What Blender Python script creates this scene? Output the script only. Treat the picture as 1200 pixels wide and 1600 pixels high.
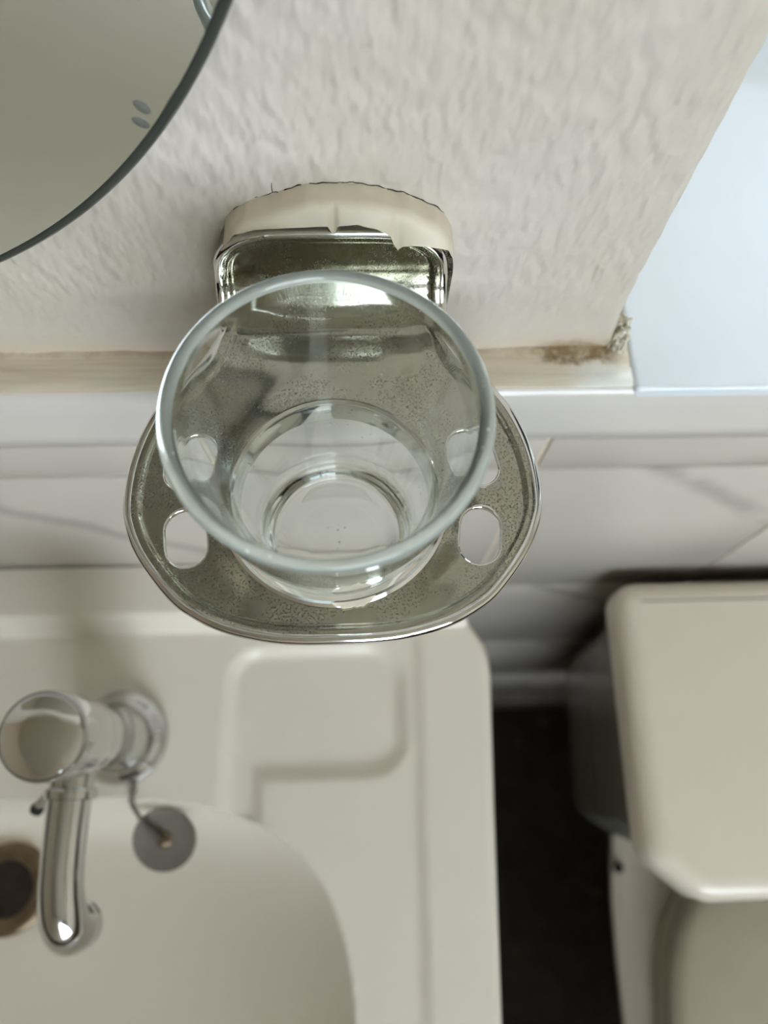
import bpy, bmesh, math, random
import numpy as np
from mathutils import Vector, Matrix, noise
from mathutils.geometry import delaunay_2d_cdt

random.seed(4)
for o in list(bpy.data.objects):
    bpy.data.objects.remove(o, do_unlink=True)
S = bpy.context.scene
COL = S.collection

# ------------------------------------------------------------------ camera
CAM_H = 1.27
cam_d = bpy.data.cameras.new('camera')
cam = bpy.data.objects.new('camera', cam_d)
COL.objects.link(cam)
cx = Vector((0.99899872, -0.03211836, 0.03114434))
cy = Vector((0.01898098, 0.93465633, 0.35504544))
cz = Vector((-0.04051273, -0.35409879, 0.93433011))
mw = Matrix((cx, cy, cz)).transposed().to_4x4()
mw.translation = (0, 0, CAM_H)
cam.matrix_world = mw
cam_d.sensor_fit = 'VERTICAL'
cam_d.sensor_height = 36.0
cam_d.lens = 27.0
cam_d.clip_start = 0.01
cam_d.dof.use_dof = True
cam_d.dof.focus_distance = 0.215
cam_d.dof.aperture_fstop = 8.0
S.camera = cam

# ------------------------------------------------------------------ world and exposure
world = bpy.data.worlds.new('World')
S.world = world
world.use_nodes = True
wn = world.node_tree
wn.nodes.clear()
w_out = wn.nodes.new('ShaderNodeOutputWorld')
w_bg = wn.nodes.new('ShaderNodeBackground')
w_tc = wn.nodes.new('ShaderNodeTexCoord')
w_sep = wn.nodes.new('ShaderNodeSeparateXYZ')
w_ramp = wn.nodes.new('ShaderNodeValToRGB')
w_map = wn.nodes.new('ShaderNodeMapRange')
w_map.inputs['From Min'].default_value = -1
w_map.inputs['From Max'].default_value = 1
wn.links.new(w_tc.outputs['Generated'], w_sep.inputs[0])
wn.links.new(w_sep.outputs['Z'], w_map.inputs['Value'])
wn.links.new(w_map.outputs[0], w_ramp.inputs[0])
w_ramp.color_ramp.elements[0].position = 0.47
w_ramp.color_ramp.elements[0].color = (0.30, 0.30, 0.26, 1)      # ground outside
w_ramp.color_ramp.elements[1].position = 0.52
w_ramp.color_ramp.elements[1].color = (0.86, 0.915, 1.0, 1)       # bright overcast sky
wn.links.new(w_ramp.outputs[0], w_bg.inputs['Color'])
w_bg.inputs['Strength'].default_value = 12.0
wn.links.new(w_bg.outputs[0], w_out.inputs['Surface'])

S.view_settings.view_transform = 'Standard'
S.view_settings.look = 'None'
S.view_settings.exposure = 0.17
S.cycles.max_bounces = 24
S.cycles.transmission_bounces = 24
S.cycles.glossy_bounces = 8
S.cycles.diffuse_bounces = 5
S.view_settings.gamma = 1.0
S.view_settings.use_curve_mapping = False


# ------------------------------------------------------------------ helpers
def srgb(r, g, b):
    def f(c):
        c /= 255.0
        return c / 12.92 if c <= 0.04045 else ((c + 0.055) / 1.055) ** 2.4
    return (f(r), f(g), f(b), 1.0)


class NT:
    def __init__(self, name):
        self.m = bpy.data.materials.new(name)
        self.m.use_nodes = True
        self.t = self.m.node_tree
        self.t.nodes.clear()
        self.out = self.n('ShaderNodeOutputMaterial')

    def n(self, kind, **kw):
        nd = self.t.nodes.new(kind)
        for k, v in kw.items():
            if hasattr(nd, k):
                setattr(nd, k, v)
            else:
                nd.inputs[k.replace('_', ' ')].default_value = v
        return nd

    def l(self, a, b):
        self.t.links.new(a, b)

    def coord(self, scale=(1, 1, 1), loc=(0, 0, 0), rot=(0, 0, 0)):
        tc = self.n('ShaderNodeTexCoord')
        mp = self.n('ShaderNodeMapping')
        mp.inputs['Scale'].default_value = scale
        mp.inputs['Location'].default_value = loc
        mp.inputs['Rotation'].default_value = rot
        self.l(tc.outputs['Object'], mp.inputs['Vector'])
        return mp.outputs[0]

    def noise(self, vec, scale, detail=3, rough=0.55):
        nd = self.n('ShaderNodeTexNoise')
        nd.inputs['Scale'].default_value = scale
        nd.inputs['Detail'].default_value = detail
        nd.inputs['Roughness'].default_value = rough
        self.l(vec, nd.inputs['Vector'])
        return nd.outputs['Fac']

    def ramp(self, fac, stops):
        r = self.n('ShaderNodeValToRGB')
        els = r.color_ramp.elements
        while len(els) < len(stops):
            els.new(0.5)
        for e, (p, c) in zip(els, stops):
            e.position = p
            e.color = c if len(c) == 4 else (*c, 1)
        self.l(fac, r.inputs[0])
        return r.outputs[0]

    def mix(self, fac, a, b):
        mx = self.n('ShaderNodeMix', data_type='RGBA')
        for s, v in ((0, fac), (6, a), (7, b)):
            if hasattr(v, 'links'):
                self.l(v, mx.inputs[s])
            else:
                mx.inputs[s].default_value = v
        return mx.outputs[2]

    def math(self, op, a, b=0.5):
        md = self.n('ShaderNodeMath', operation=op)
        for i, v in ((0, a), (1, b)):
            if hasattr(v, 'links'):
                self.l(v, md.inputs[i])
            else:
                md.inputs[i].default_value = v
        return md.outputs[0]

    def mrange(self, v, a, b, c=0.0, d=1.0, smooth=True):
        md = self.n('ShaderNodeMapRange')
        md.interpolation_type = 'SMOOTHSTEP' if smooth else 'LINEAR'
        self.l(v, md.inputs['Value'])
        for k, x in (('From Min', a), ('From Max', b), ('To Min', c), ('To Max', d)):
            md.inputs[k].default_value = x
        return md.outputs[0]

    def bump(self, h, strength, dist, normal=None):
        b = self.n('ShaderNodeBump')
        b.inputs['Strength'].default_value = strength
        b.inputs['Distance'].default_value = dist
        self.l(h, b.inputs['Height'])
        if normal is not None:
            self.l(normal, b.inputs['Normal'])
        return b.outputs[0]

    def bsdf(self, color=None, rough=0.5, metal=0.0, normal=None, **kw):
        p = self.n('ShaderNodeBsdfPrincipled')
        for k, v in (('Base Color', color), ('Roughness', rough), ('Metallic', metal), ('Normal', normal)):
            if v is None:
                continue
            if hasattr(v, 'links'):
                self.l(v, p.inputs[k])
            else:
                p.inputs[k].default_value = v
        for k, v in kw.items():
            p.inputs[k.replace('_', ' ')].default_value = v
        self.l(p.outputs[0], self.out.inputs['Surface'])
        return p


def simple(name, col, rough=0.5, metal=0.0, var=0.06, scale=40, **kw):
    t = NT(name)
    v = t.coord()
    f = t.noise(v, scale)
    lo = tuple(c * (1 - var) for c in col[:3]) + (1,)
    hi = tuple(min(1, c * (1 + var)) for c in col[:3]) + (1,)
    t.bsdf(t.ramp(f, [(0.3, lo), (0.7, hi)]), rough, metal, **kw)
    return t.m


def ceramic(name, col, rough=0.12):
    t = NT(name)
    v = t.coord()
    f = t.noise(v, 6)
    lo = tuple(c * 0.97 for c in col[:3]) + (1,)
    t.bsdf(t.ramp(f, [(0.3, lo), (0.7, col)]), rough, 0.0, Coat_Weight=0.15, Coat_Roughness=0.25)
    return t.m


def mesh_obj(name, bm, mat, parent=None, smooth=True, auto=None):
    me = bpy.data.meshes.new(name)
    bmesh.ops.recalc_face_normals(bm, faces=bm.faces)
    bm.to_mesh(me)
    bm.free()
    me.materials.append(mat)
    if smooth:
        for p in me.polygons:
            p.use_smooth = True
        if auto:
            me.set_sharp_from_angle(angle=math.radians(auto))
    o = bpy.data.objects.new(name, me)
    COL.objects.link(o)
    if parent:
        o.parent = parent
        o.matrix_parent_inverse = parent.matrix_world.inverted()
    return o


def tag(o, label=None, cat=None, group=None, kind=None):
    for k, v in (('label', label), ('category', cat), ('group', group), ('kind', kind)):
        if v:
            o[k] = v
    return o


def empty(name, loc, label, cat):
    o = bpy.data.objects.new(name, None)
    o.empty_display_size = 0.02
    o.location = loc
    COL.objects.link(o)
    o.matrix_world = Matrix.Translation(loc)
    return tag(o, label, cat)


def add_box(bm, x0, x1, y0, y1, z0, z1, bev=0.0, seg=2):
    r = bmesh.ops.create_cube(bm, size=1.0)
    vs = r['verts']
    for v in vs:
        v.co = Vector(((x0 + x1) / 2 + v.co.x * (x1 - x0), (y0 + y1) / 2 + v.co.y * (y1 - y0), (z0 + z1) / 2 + v.co.z * (z1 - z0)))
    if bev > 0:
        es = list({e for v in vs for e in v.link_edges})
        bmesh.ops.bevel(bm, geom=es, offset=bev, segments=seg, profile=0.5, affect='EDGES')
    return bm


def box(name, x0, x1, y0, y1, z0, z1, mat, parent=None, bev=0.0, seg=2):
    bm = bmesh.new()
    add_box(bm, x0, x1, y0, y1, z0, z1, bev, seg)
    return mesh_obj(name, bm, mat, parent, smooth=bev > 0, auto=40)


def frame_of(d):
    d = d.normalized()
    a = Vector((1, 0, 0)) if abs(d.x) < 0.8 else Vector((0, 1, 0))
    u = (a - d * a.dot(d)).normalized()
    return u, d.cross(u), d


def add_lathe(bm, prof, org=(0, 0, 0), axis=(0, 0, 1), n=64, closed=False):
    """prof: (radius, height); radius 0 gives a pole"""
    org = Vector(org)
    u, v, d = frame_of(Vector(axis))
    rings = []
    for r, h in prof:
        if r < 1e-7:
            rings.append([bm.verts.new(org + d * h)])
        else:
            rings.append([bm.verts.new(org + d * h + (u * math.cos(2 * math.pi * k / n) + v * math.sin(2 * math.pi * k / n)) * r) for k in range(n)])
    pairs = list(zip(rings, rings[1:]))
    if closed:
        pairs.append((rings[-1], rings[0]))
    for a, b in pairs:
        for k in range(n):
            k2 = (k + 1) % n
            if len(a) == 1 and len(b) == 1:
                continue
            if len(a) == 1:
                bm.faces.new((a[0], b[k], b[k2]))
            elif len(b) == 1:
                bm.faces.new((a[k], b[0], a[k2]))
            else:
                bm.faces.new((a[k], b[k], b[k2], a[k2]))
    return bm


def lathe(name, prof, mat, parent=None, org=(0, 0, 0), axis=(0, 0, 1), n=64, closed=False, auto=35):
    bm = bmesh.new()
    add_lathe(bm, prof, org, axis, n, closed)
    return mesh_obj(name, bm, mat, parent, auto=auto)


def add_tube(bm, pts, rad, n=12, closed=False, caps=True):
    pts = [Vector(p) for p in pts]
    m = len(pts)
    if not hasattr(rad, '__len__'):
        rad = [rad] * m
    u = None
    rings = []
    for i, p in enumerate(pts):
        if closed:
            d = pts[(i + 1) % m] - pts[i - 1]
        else:
            d = pts[min(i + 1, m - 1)] - pts[max(i - 1, 0)]
        d.normalize()
        if u is None:
            u = frame_of(d)[0]
        u = (u - d * u.dot(d)).normalized()
        w = d.cross(u)
        rings.append([bm.verts.new(p + (u * math.cos(2 * math.pi * k / n) + w * math.sin(2 * math.pi * k / n)) * rad[i]) for k in range(n)])
    rr = list(zip(rings, rings[1:])) + ([(rings[-1], rings[0])] if closed else [])
    for a, b in rr:
        for k in range(n):
            bm.faces.new((a[k], a[(k + 1) % n], b[(k + 1) % n], b[k]))
    if caps and not closed:
        bm.faces.new(rings[0])
        bm.faces.new(rings[-1][::-1])
    return bm


def tube(name, pts, rad, mat, parent=None, n=12, closed=False, auto=50):
    bm = bmesh.new()
    add_tube(bm, pts, rad, n, closed)
    return mesh_obj(name, bm, mat, parent, auto=auto)


def catmull(pts, per=8, closed=False):
    pts = [Vector(p) for p in pts]
    m = len(pts)
    out = []
    rng = range(m if closed else m - 1)
    for i in rng:
        p1, p2 = pts[i], pts[(i + 1) % m]
        p0 = pts[i - 1] if (closed or i > 0) else p1 * 2 - p2
        p3 = pts[(i + 2) % m] if (closed or i + 2 < m) else p2 * 2 - p1
        for k in range(per):
            t = k / per
            out.append(0.5 * ((2 * p1) + (p2 - p0) * t + (2 * p0 - 5 * p1 + 4 * p2 - p3) * t * t + (3 * p1 - p0 - 3 * p2 + p3) * t ** 3))
    if not closed:
        out.append(pts[-1])
    return out


def sstep(a, b, x):
    t = np.clip((x - a) / (b - a), 0, 1)
    return t * t * (3 - 2 * t)


def prism(bm, outline, z0, z1, bev=0.0, seg=3, top_scale=1.0, center=(0, 0)):
    """outline in xy, extruded z0..z1"""
    cxx, cyy = center
    lo = [bm.verts.new(((x - cxx) * top_scale + cxx, (y - cyy) * top_scale + cyy, z0)) for x, y in outline]
    hi = [bm.verts.new((x, y, z1)) for x, y in outline]
    f1 = bm.faces.new(lo[::-1])
    f2 = bm.faces.new(hi)
    m = len(lo)
    for i in range(m):
        bm.faces.new((lo[i], lo[(i + 1) % m], hi[(i + 1) % m], hi[i]))
    if bev > 0:
        es = list(f2.edges)
        bmesh.ops.bevel(bm, geom=es, offset=bev, segments=seg, profile=0.5, affect='EDGES')
    return bm


def round_poly(pts, rads, n=8):
    out = []
    m = len(pts)
    for i in range(m):
        p = Vector(pts[i]); a = Vector(pts[i - 1]); b = Vector(pts[(i + 1) % m])
        r = rads[i] if hasattr(rads, '__len__') else rads
        if r <= 0:
            out.append(tuple(p)); continue
        da = (a - p).normalized(); db = (b - p).normalized()
        ang = math.acos(max(-1, min(1, da.dot(db))))
        t = min(r / math.tan(ang / 2), (a - p).length * 0.49, (b - p).length * 0.49)
        p0 = p + da * t; p2 = p + db * t
        for k in range(n + 1):
            s = k / n
            out.append(tuple(p0 * (1 - s) ** 2 + p * 2 * s * (1 - s) + p2 * s * s))
    return out


# ------------------------------------------------------------------ key sizes (metres)
T = 0.138       # face of the wall tiles
P = 0.1565      # face of the plaster above them
L = 1.027       # top of the ledge and the window sill
XE = 0.096      # left side of the window recess
RX0, RX1, RY0, CEIL = -0.95, 1.05, -1.35, 2.35

# ------------------------------------------------------------------ materials
def mat_plaster():
    t = NT('painted_plaster')
    v = t.coord((1, 1, 0.55))
    v2 = t.coord()
    big = t.noise(v2, 14, 3)
    lum = t.noise(v, 250, 1, 0.4)
    col = t.ramp(big, [(0.3, srgb(196, 187, 172)), (0.55, srgb(200, 192, 180)), (0.75, srgb(200, 191, 183))])
    # brown damp stain along the bottom edge next to the window
    tc = t.n('ShaderNodeTexCoord'); sp = t.n('ShaderNodeSeparateXYZ'); t.l(tc.outputs['Object'], sp.inputs[0])
    wob = t.noise(v2, 160, 4, 0.7)
    zz = t.math('ADD', sp.outputs['Z'], t.math('MULTIPLY', t.math('SUBTRACT', wob, 0.5), 0.010))
    xx = t.math('ADD', sp.outputs['X'], t.math('MULTIPLY', t.math('SUBTRACT', wob, 0.5), 0.02))
    mz = t.mrange(zz, L + 0.006, L - 0.001)
    mx = t.math('MULTIPLY', t.mrange(xx, 0.066, 0.078), t.mrange(xx, 0.100, 0.092))
    st = t.math('MULTIPLY', mz, mx)
    col = t.mix(t.math('MULTIPLY', st, 0.85), col, srgb(110, 84, 50))
    ye = t.math('MULTIPLY', t.mrange(zz, L + 0.016, L - 0.002), 0.35)
    col = t.mix(ye, col, srgb(190, 172, 138))
    fine = t.noise(v2, 900, 2)
    # rollered texture, worn flatter low on the wall
    b1 = t.bump(t.math('MULTIPLY', lum, t.mrange(sp.outputs['Z'], L + 0.010, L + 0.045, 0.30, 1.0)), 1.0, 0.0020)
    b2 = t.bump(fine, 0.15, 0.0003, b1)
    t.bsdf(col, 0.62, normal=b2)
    return t.m


def mat_ledge():
    t = NT('stained_ledge_paint')
    v = t.coord((3, 60, 60))
    v2 = t.coord()
    streak = t.noise(v, 9, 4, 0.6)
    col = t.ramp(streak, [(0.3, srgb(200, 186, 162)), (0.5, srgb(210, 198, 176)), (0.72, srgb(218, 208, 190))])
    tc = t.n('ShaderNodeTexCoord'); sp = t.n('ShaderNodeSeparateXYZ'); t.l(tc.outputs['Object'], sp.inputs[0])
    wob = t.math('MULTIPLY', t.math('SUBTRACT', t.noise(v2, 130, 4, 0.7), 0.5), 0.022)
    xx = t.math('ADD', sp.outputs['X'], wob)
    yy = t.math('ADD', sp.outputs['Y'], t.math('MULTIPLY', wob, 0.6))
    # brown stain at the back by the window
    st = t.math('MULTIPLY', t.mrange(yy, 0.1475, 0.1520), t.math('MULTIPLY', t.mrange(xx, 0.066, 0.076), t.mrange(xx, 0.102, 0.094)))
    # paler, cleaner paint by the sill
    pale = t.math('MULTIPLY', t.mrange(xx, 0.074, 0.090), t.mrange(yy, 0.152, 0.144))
    col = t.mix(pale, col, srgb(226, 226, 220))
    col = t.mix(t.math('MULTIPLY', st, t.mrange(t.noise(v2, 240, 4, 0.7), 0.3, 0.6, 0.35, 0.95)), col, srgb(116, 90, 46))
    # dark line along the wall
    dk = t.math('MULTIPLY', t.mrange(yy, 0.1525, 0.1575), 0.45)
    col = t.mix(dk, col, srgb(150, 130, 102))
    t.bsdf(col, 0.4, normal=t.bump(streak, 0.25, 0.0006))
    return t.m


def mat_tile():
    t = NT('marbled_wall_tile')
    v = t.coord((1, 1, 1), rot=(0, 0.7, 0))
    v2 = t.coord()
    tc = t.n('ShaderNodeTexCoord'); sp = t.n('ShaderNodeSeparateXYZ'); t.l(tc.outputs['Object'], sp.inputs[0])
    ob = t.n('ShaderNodeObjectInfo'); so = t.n('ShaderNodeSeparateXYZ'); t.l(ob.outputs['Location'], so.inputs[0])
    wob = t.math('MULTIPLY', t.math('SUBTRACT', t.noise(v2, 22, 4, 0.6), 0.5), 0.022)
    # one smoky vein falling to the right across each tile, shifted from tile to tile
    shift = t.math('MULTIPLY', t.math('SINE', t.math('MULTIPLY', t.math('SUBTRACT', t.math('ADD', so.outputs['X'], so.outputs['Z']), 0.8377), 17.0)), 0.05)
    dd = t.math('ADD', t.math('ADD', t.math('ADD', sp.outputs['Z'], t.math('MULTIPLY', sp.outputs['X'], 0.85)), wob), shift)
    vein = t.mrange(t.math('ABSOLUTE', t.math('SUBTRACT', dd, 0.251)), 0.014, 0.0)
    patch = t.mrange(t.noise(t.coord((1, 1, 1), (0.3, 0, 0.2)), 26, 3), 0.32, 0.5)
    base = t.ramp(t.noise(v2, 5, 3), [(0.3, srgb(184, 177, 167)), (0.7, srgb(195, 188, 179))])
    col = t.mix(t.math('MULTIPLY', t.math('MULTIPLY', vein, patch), 0.55), base, srgb(140, 134, 128))
    t.bsdf(col, 0.20)
    return t.m


def mat_chrome(name, spots=0.0, col=(0.74, 0.74, 0.72), rough=0.05):
    t = NT(name)
    v = t.coord()
    if spots > 0:
        f1 = t.noise(v, 1900, 1, 0.5)
        f2 = t.noise(v, 60, 3, 0.6)
        pit = t.math('MULTIPLY', t.mrange(f1, 0.54, 0.64), t.mrange(f2, 0.30, 0.55))
        c = t.mix(t.math('MULTIPLY', pit, spots), (*col, 1), (col[0] * 0.55, col[1] * 0.54, col[2] * 0.45, 1))
        haze = t.math('MULTIPLY', t.mrange(f2, 0.4, 0.75), 0.10)
        r = t.math('ADD', t.math('ADD', haze, t.math('MULTIPLY', pit, 0.25)), rough)
        t.bsdf(c, r, 1.0, normal=t.bump(f2, 0.12, 0.0008))
    else:
        f = t.noise(v, 120, 2)
        t.bsdf((*col, 1), t.mrange(f, 0.3, 0.8, rough, rough + 0.05), 1.0)
    return t.m


def mat_glass(name='tumbler_glass', frost=0.0):
    t = NT(name)
    v = t.coord()
    g = t.n('ShaderNodeBsdfGlass')
    g.inputs['IOR'].default_value = 1.48
    g.inputs['Roughness'].default_value = 0.0
    g.inputs['Color'].default_value = (0.985, 1.0, 0.995, 1)
    d = t.n('ShaderNodeBsdfDiffuse')
    d.inputs['Color'].default_value = (0.75, 0.76, 0.74, 1)
    vo = t.n('ShaderNodeTexVoronoi')
    vo.inputs['Scale'].default_value = 330
    t.l(v, vo.inputs['Vector'])
    speck = t.math('MULTIPLY', t.mrange(vo.outputs['Distance'], 0.16, 0.08), t.mrange(t.noise(v, 70, 2), 0.56, 0.66))
    smear = t.math('MULTIPLY', t.mrange(t.noise(t.coord((1, 1, 0.3)), 60, 4, 0.65), 0.5, 0.8), 0.07)
    fac = t.math('ADD', t.math('ADD', t.math('MULTIPLY', speck, 0.45), smear), frost)
    if frost:
        d.inputs['Color'].default_value = (0.80, 0.86, 0.80, 1)
    mx = t.n('ShaderNodeMixShader')
    t.l(fac, mx.inputs[0]); t.l(g.outputs[0], mx.inputs[1]); t.l(d.outputs[0], mx.inputs[2])
    t.l(mx.outputs[0], t.out.inputs['Surface'])
    return t.m


def mat_pane():
    t = NT('window_pane_glass')
    v = t.coord()
    tr = t.n('ShaderNodeBsdfTransparent')
    f = t.noise(v, 3, 1)
    t.l(t.ramp(f, [(0.0, (0.92, 0.95, 0.95)), (1.0, (0.95, 0.97, 0.97))]), tr.inputs['Color'])
    gl = t.n('ShaderNodeBsdfGlossy')
    gl.inputs['Roughness'].default_value = 0.02
    fr = t.n('ShaderNodeFresnel')
    fr.inputs['IOR'].default_value = 1.45
    mx = t.n('ShaderNodeMixShader')
    t.l(fr.outputs[0], mx.inputs[0]); t.l(tr.outputs[0], mx.inputs[1]); t.l(gl.outputs[0], mx.inputs[2])
    t.l(mx.outputs[0], t.out.inputs['Surface'])
    return t.m


def mat_floor():
    t = NT('dark_worn_floor')
    v = t.coord()
    f = t.noise(v, 28, 5, 0.65)
    s = t.noise(v, 55, 2)
    col = t.ramp(f, [(0.3, srgb(30, 27, 22)), (0.6, srgb(48, 43, 35)), (0.8, srgb(70, 62, 50))])
    col = t.mix(t.mrange(s, 0.72, 0.80), col, srgb(140, 128, 100))
    t.bsdf(col, 0.55, normal=t.bump(f, 0.2, 0.002))
    return t.m


M_PLASTER = mat_plaster()
M_LEDGE = mat_ledge()
M_TILE = mat_tile()
M_TRIM = ceramic('glazed_trim_tile', srgb(208, 203, 196), 0.18)
M_GROUT = simple('grout', srgb(196, 184, 165), 0.8, var=0.1, scale=200)
M_SILL = simple('gloss_white_sill_paint', srgb(218, 224, 228), 0.18, var=0.02, scale=12)
M_WALL = simple('room_wall_paint', srgb(214, 203, 186), 0.7, var=0.03, scale=8)
M_CEIL = simple('ceiling_paint', srgb(212, 206, 196), 0.8, var=0.03, scale=5)
M_FRAME = simple('window_frame_paint', srgb(228, 228, 224), 0.3, var=0.03)
M_PANE = mat_pane()
M_DARK_PANEL = simple('added_dark_panel', srgb(74, 52, 36), 0.5, var=0.2, scale=20)  # for the unseen panels added to darken the room's bounce
M_FLOOR = mat_floor()
M_CERAMIC = ceramic('basin_ceramic', srgb(228, 221, 207), 0.28)
M_CERAMIC2 = ceramic('toilet_ceramic', srgb(222, 212, 195), 0.25)
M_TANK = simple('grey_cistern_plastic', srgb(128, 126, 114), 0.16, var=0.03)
M_SEAT = simple('toilet_seat_plastic', srgb(214, 204, 182), 0.22, var=0.02)
M_CHROME = mat_chrome('pitted_chrome', 0.8, (0.40, 0.39, 0.325), 0.08)
M_CHROME_E = mat_chrome('polished_chrome_edge', 0.0, (0.80, 0.80, 0.79), 0.04)
M_TAP = mat_chrome('tap_chrome', 0.0, (0.62, 0.62, 0.62), 0.05)
M_GLASS = mat_glass()
M_RIM = mat_glass('tumbler_rim_glass', 0.32)
M_FILLER = simple('cream_filler_paint', srgb(222, 211, 190), 0.5, var=0.03, scale=120)
M_CRACK = simple('crack_shadow_dirt', srgb(70, 58, 44), 0.9, var=0.2, scale=300)
M_DARK = simple('black_rubber', srgb(24, 23, 22), 0.6)
M_PLUG = simple('grey_plug_metal', srgb(120, 114, 106), 0.42, 0.55, var=0.12, scale=90)
M_BRONZE = simple('tarnished_waste_metal', srgb(120, 104, 82), 0.35, 0.7, var=0.25, scale=120)
M_HOLE = simple('drain_dark', srgb(34, 22, 17), 0.45, var=0.7, scale=110)


# ------------------------------------------------------------------ the room
floor = box('floor', RX0 - 0.2, RX1 + 0.2, RY0 - 0.2, P + 0.25, -0.05, 0.0, M_FLOOR)
tag(floor, 'dark worn floor in the gap between basin and toilet', 'floor', kind='structure')
ceiling = box('ceiling', RX0 - 0.2, RX1 + 0.2, RY0 - 0.2, P + 0.25, CEIL, CEIL + 0.1, M_CEIL)
tag(ceiling, 'plain pale ceiling above the basin', 'ceiling', kind='structure')
w = box('wall_left', RX0 - 0.2, RX0, RY0, P, 0, CEIL, M_WALL)
tag(w, 'plain cream wall left of the basin', 'wall', kind='structure')
w = box('wall_right', RX1, RX1 + 0.2, RY0, P, 0, CEIL, M_WALL)
tag(w, 'plain cream wall right of the toilet', 'wall', kind='structure')

# unseen dark panels added on the lower walls to cut bounced light
for nm, b in (('unseen_trim_3', (RX0, RX0 + 0.02, RY0 + 0.02, T - 0.01)), ('unseen_trim_4', (RX1 - 0.02, RX1, RY0 + 0.02, T - 0.01)), ('unseen_trim_5', (RX0, RX1, RY0, RY0 + 0.02))):
    tag(box(nm, *b, 0.0, 0.98, M_DARK_PANEL, None, 0.002), 'unseen dark panelling added to the lower room wall to cut bounced light', 'trim', kind='structure')

# rear wall with a large window
WX0, WX1, WZ0, WZ1 = -0.05, 1.03, 1.15, 2.28
bm = bmesh.new()
add_box(bm, RX0 - 0.2, WX0, RY0 - 0.15, RY0, 0, CEIL)
add_box(bm, WX1, RX1 + 0.2, RY0 - 0.15, RY0, 0, CEIL)
add_box(bm, WX0, WX1, RY0 - 0.15, RY0, 0, WZ0)
add_box(bm, WX0, WX1, RY0 - 0.15, RY0, WZ1, CEIL)
w = mesh_obj('wall_rear', bm, M_WALL, smooth=False)
tag(w, 'plain cream wall opposite the basin with a large window', 'wall', kind='structure')


def window(name, x0, x1, z0, z1, y, label, bars):
    e = empty(name, ((x0 + x1) / 2, y, z0), label, 'window')
    e['kind'] = 'structure'
    fr = 0.045
    bm = bmesh.new()
    add_box(bm, x0, x0 + fr, y - 0.025, y + 0.025, z0, z1, 0.004)
    add_box(bm, x1 - fr, x1, y - 0.025, y + 0.025, z0, z1, 0.004)
    add_box(bm, x0 + fr, x1 - fr, y - 0.025, y + 0.025, z0, z0 + fr, 0.004)
    add_box(bm, x0 + fr, x1 - fr, y - 0.025, y + 0.025, z1 - fr, z1, 0.004)
    mesh_obj('window_frame', bm, M_FRAME, e, auto=40)
    xs = [x0 + fr] + [x0 + (x1 - x0) * k / bars for k in range(1, bars)] + [x1 - fr]
    for k in range(1, bars):
        box('mullion', xs[k] - 0.02, xs[k] + 0.02, y - 0.02, y + 0.02, z0 + fr, z1 - fr, M_FRAME, e, 0.003)
    for k in range(bars):
        a = xs[k] + (0.02 if k else 0); b = xs[k + 1] - (0.02 if k < bars - 1 else 0)
        box('pane', a, b, y - 0.002, y + 0.002, z0 + fr, z1 - fr, M_PANE, e)
    return e


window('window_2', WX0, WX1, WZ0, WZ1, RY0 - 0.08, 'large white framed window opposite the basin', 2)

# front wall: plaster above the tiles, with a rounded corner into the window recess
NX1, NZ1 = 0.85, 2.1
bm = bmesh.new()
prof = [(RX0, P)] + [(x, P) for x in np.linspace(-0.3, XE - 0.005, 60)]
for k in range(1, 7):
    a = math.pi / 2 * k / 6
    prof.append((XE - 0.005 + 0.005 * math.sin(a), P + 0.005 * (1 - math.cos(a))))
prof += [(XE, P + y) for y in (0.012, 0.02, 0.04, 0.08, 0.25)]
zs = list(np.linspace(L - 0.02, 1.26, 100)) + [1.3, 1.5, 1.8, NZ1, CEIL]
grid = []
for z in zs:
    row = []
    for i, (x, y) in enumerate(prof):
        nv = Vector((x * 90, y * 90, z * 90))
        amp = 0.0007 if 1.02 < z < 1.27 and x > -0.29 and y < P + 0.1 else 0
        n1 = noise.noise(nv) * amp
        near = max(0.0, 1 - (z - L) / 0.028) if z > L else 1.0
        ex = 0.0
        if x > XE - 0.012:
            ex = 0.0040 * near * near + noise.noise(Vector((z * 160, 3, 1))) * 0.0004 * (1 if amp else 0)
        row.append(bm.verts.new((x + ex + (n1 if x > XE - 0.002 else 0), y + n1, z)))
    grid.append(row)
for a, b in zip(grid, grid[1:]):
    for i in range(len(a) - 1):
        bm.faces.new((a[i], a[i + 1], b[i + 1], b[i]))
add_box(bm, XE, NX1, P, P + 0.25, NZ1, CEIL)
add_box(bm, NX1, RX1 + 0.2, P, P + 0.25, L - 0.02, CEIL)
add_box(bm, RX0 - 0.2, RX0, P, P + 0.25, L - 0.02, CEIL)
w = mesh_obj('wall_front', bm, M_PLASTER, auto=50)
tag(w, 'cream painted rough plaster wall behind the tumbler holder', 'wall', kind='structure')

# tiled lower wall: grout bed with single tiles in front
wt = box('wall_tiled', RX0 - 0.2, RX1 + 0.2, T + 0.0016, P + 0.25, 0, L - 0.020, M_GROUT)
tag(wt, 'pale marbled tiled wall below the ledge', 'wall', kind='structure')
wt.data.materials[0] = M_GROUT
TW = 0.15
J0 = 0.082


def tile_mesh(h, name):
    bm = bmesh.new()
    g = 0.0012
    add_box(bm, g, TW - g, 0, 0.006, g, h - g, 0.0012, 2)
    me = bpy.data.meshes.new(name)
    bm.to_mesh(me); bm.free()
    me.materials.append(M_TILE)
    for p in me.polygons:
        p.use_smooth = True
    me.set_sharp_from_angle(angle=math.radians(40))
    return me


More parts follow.
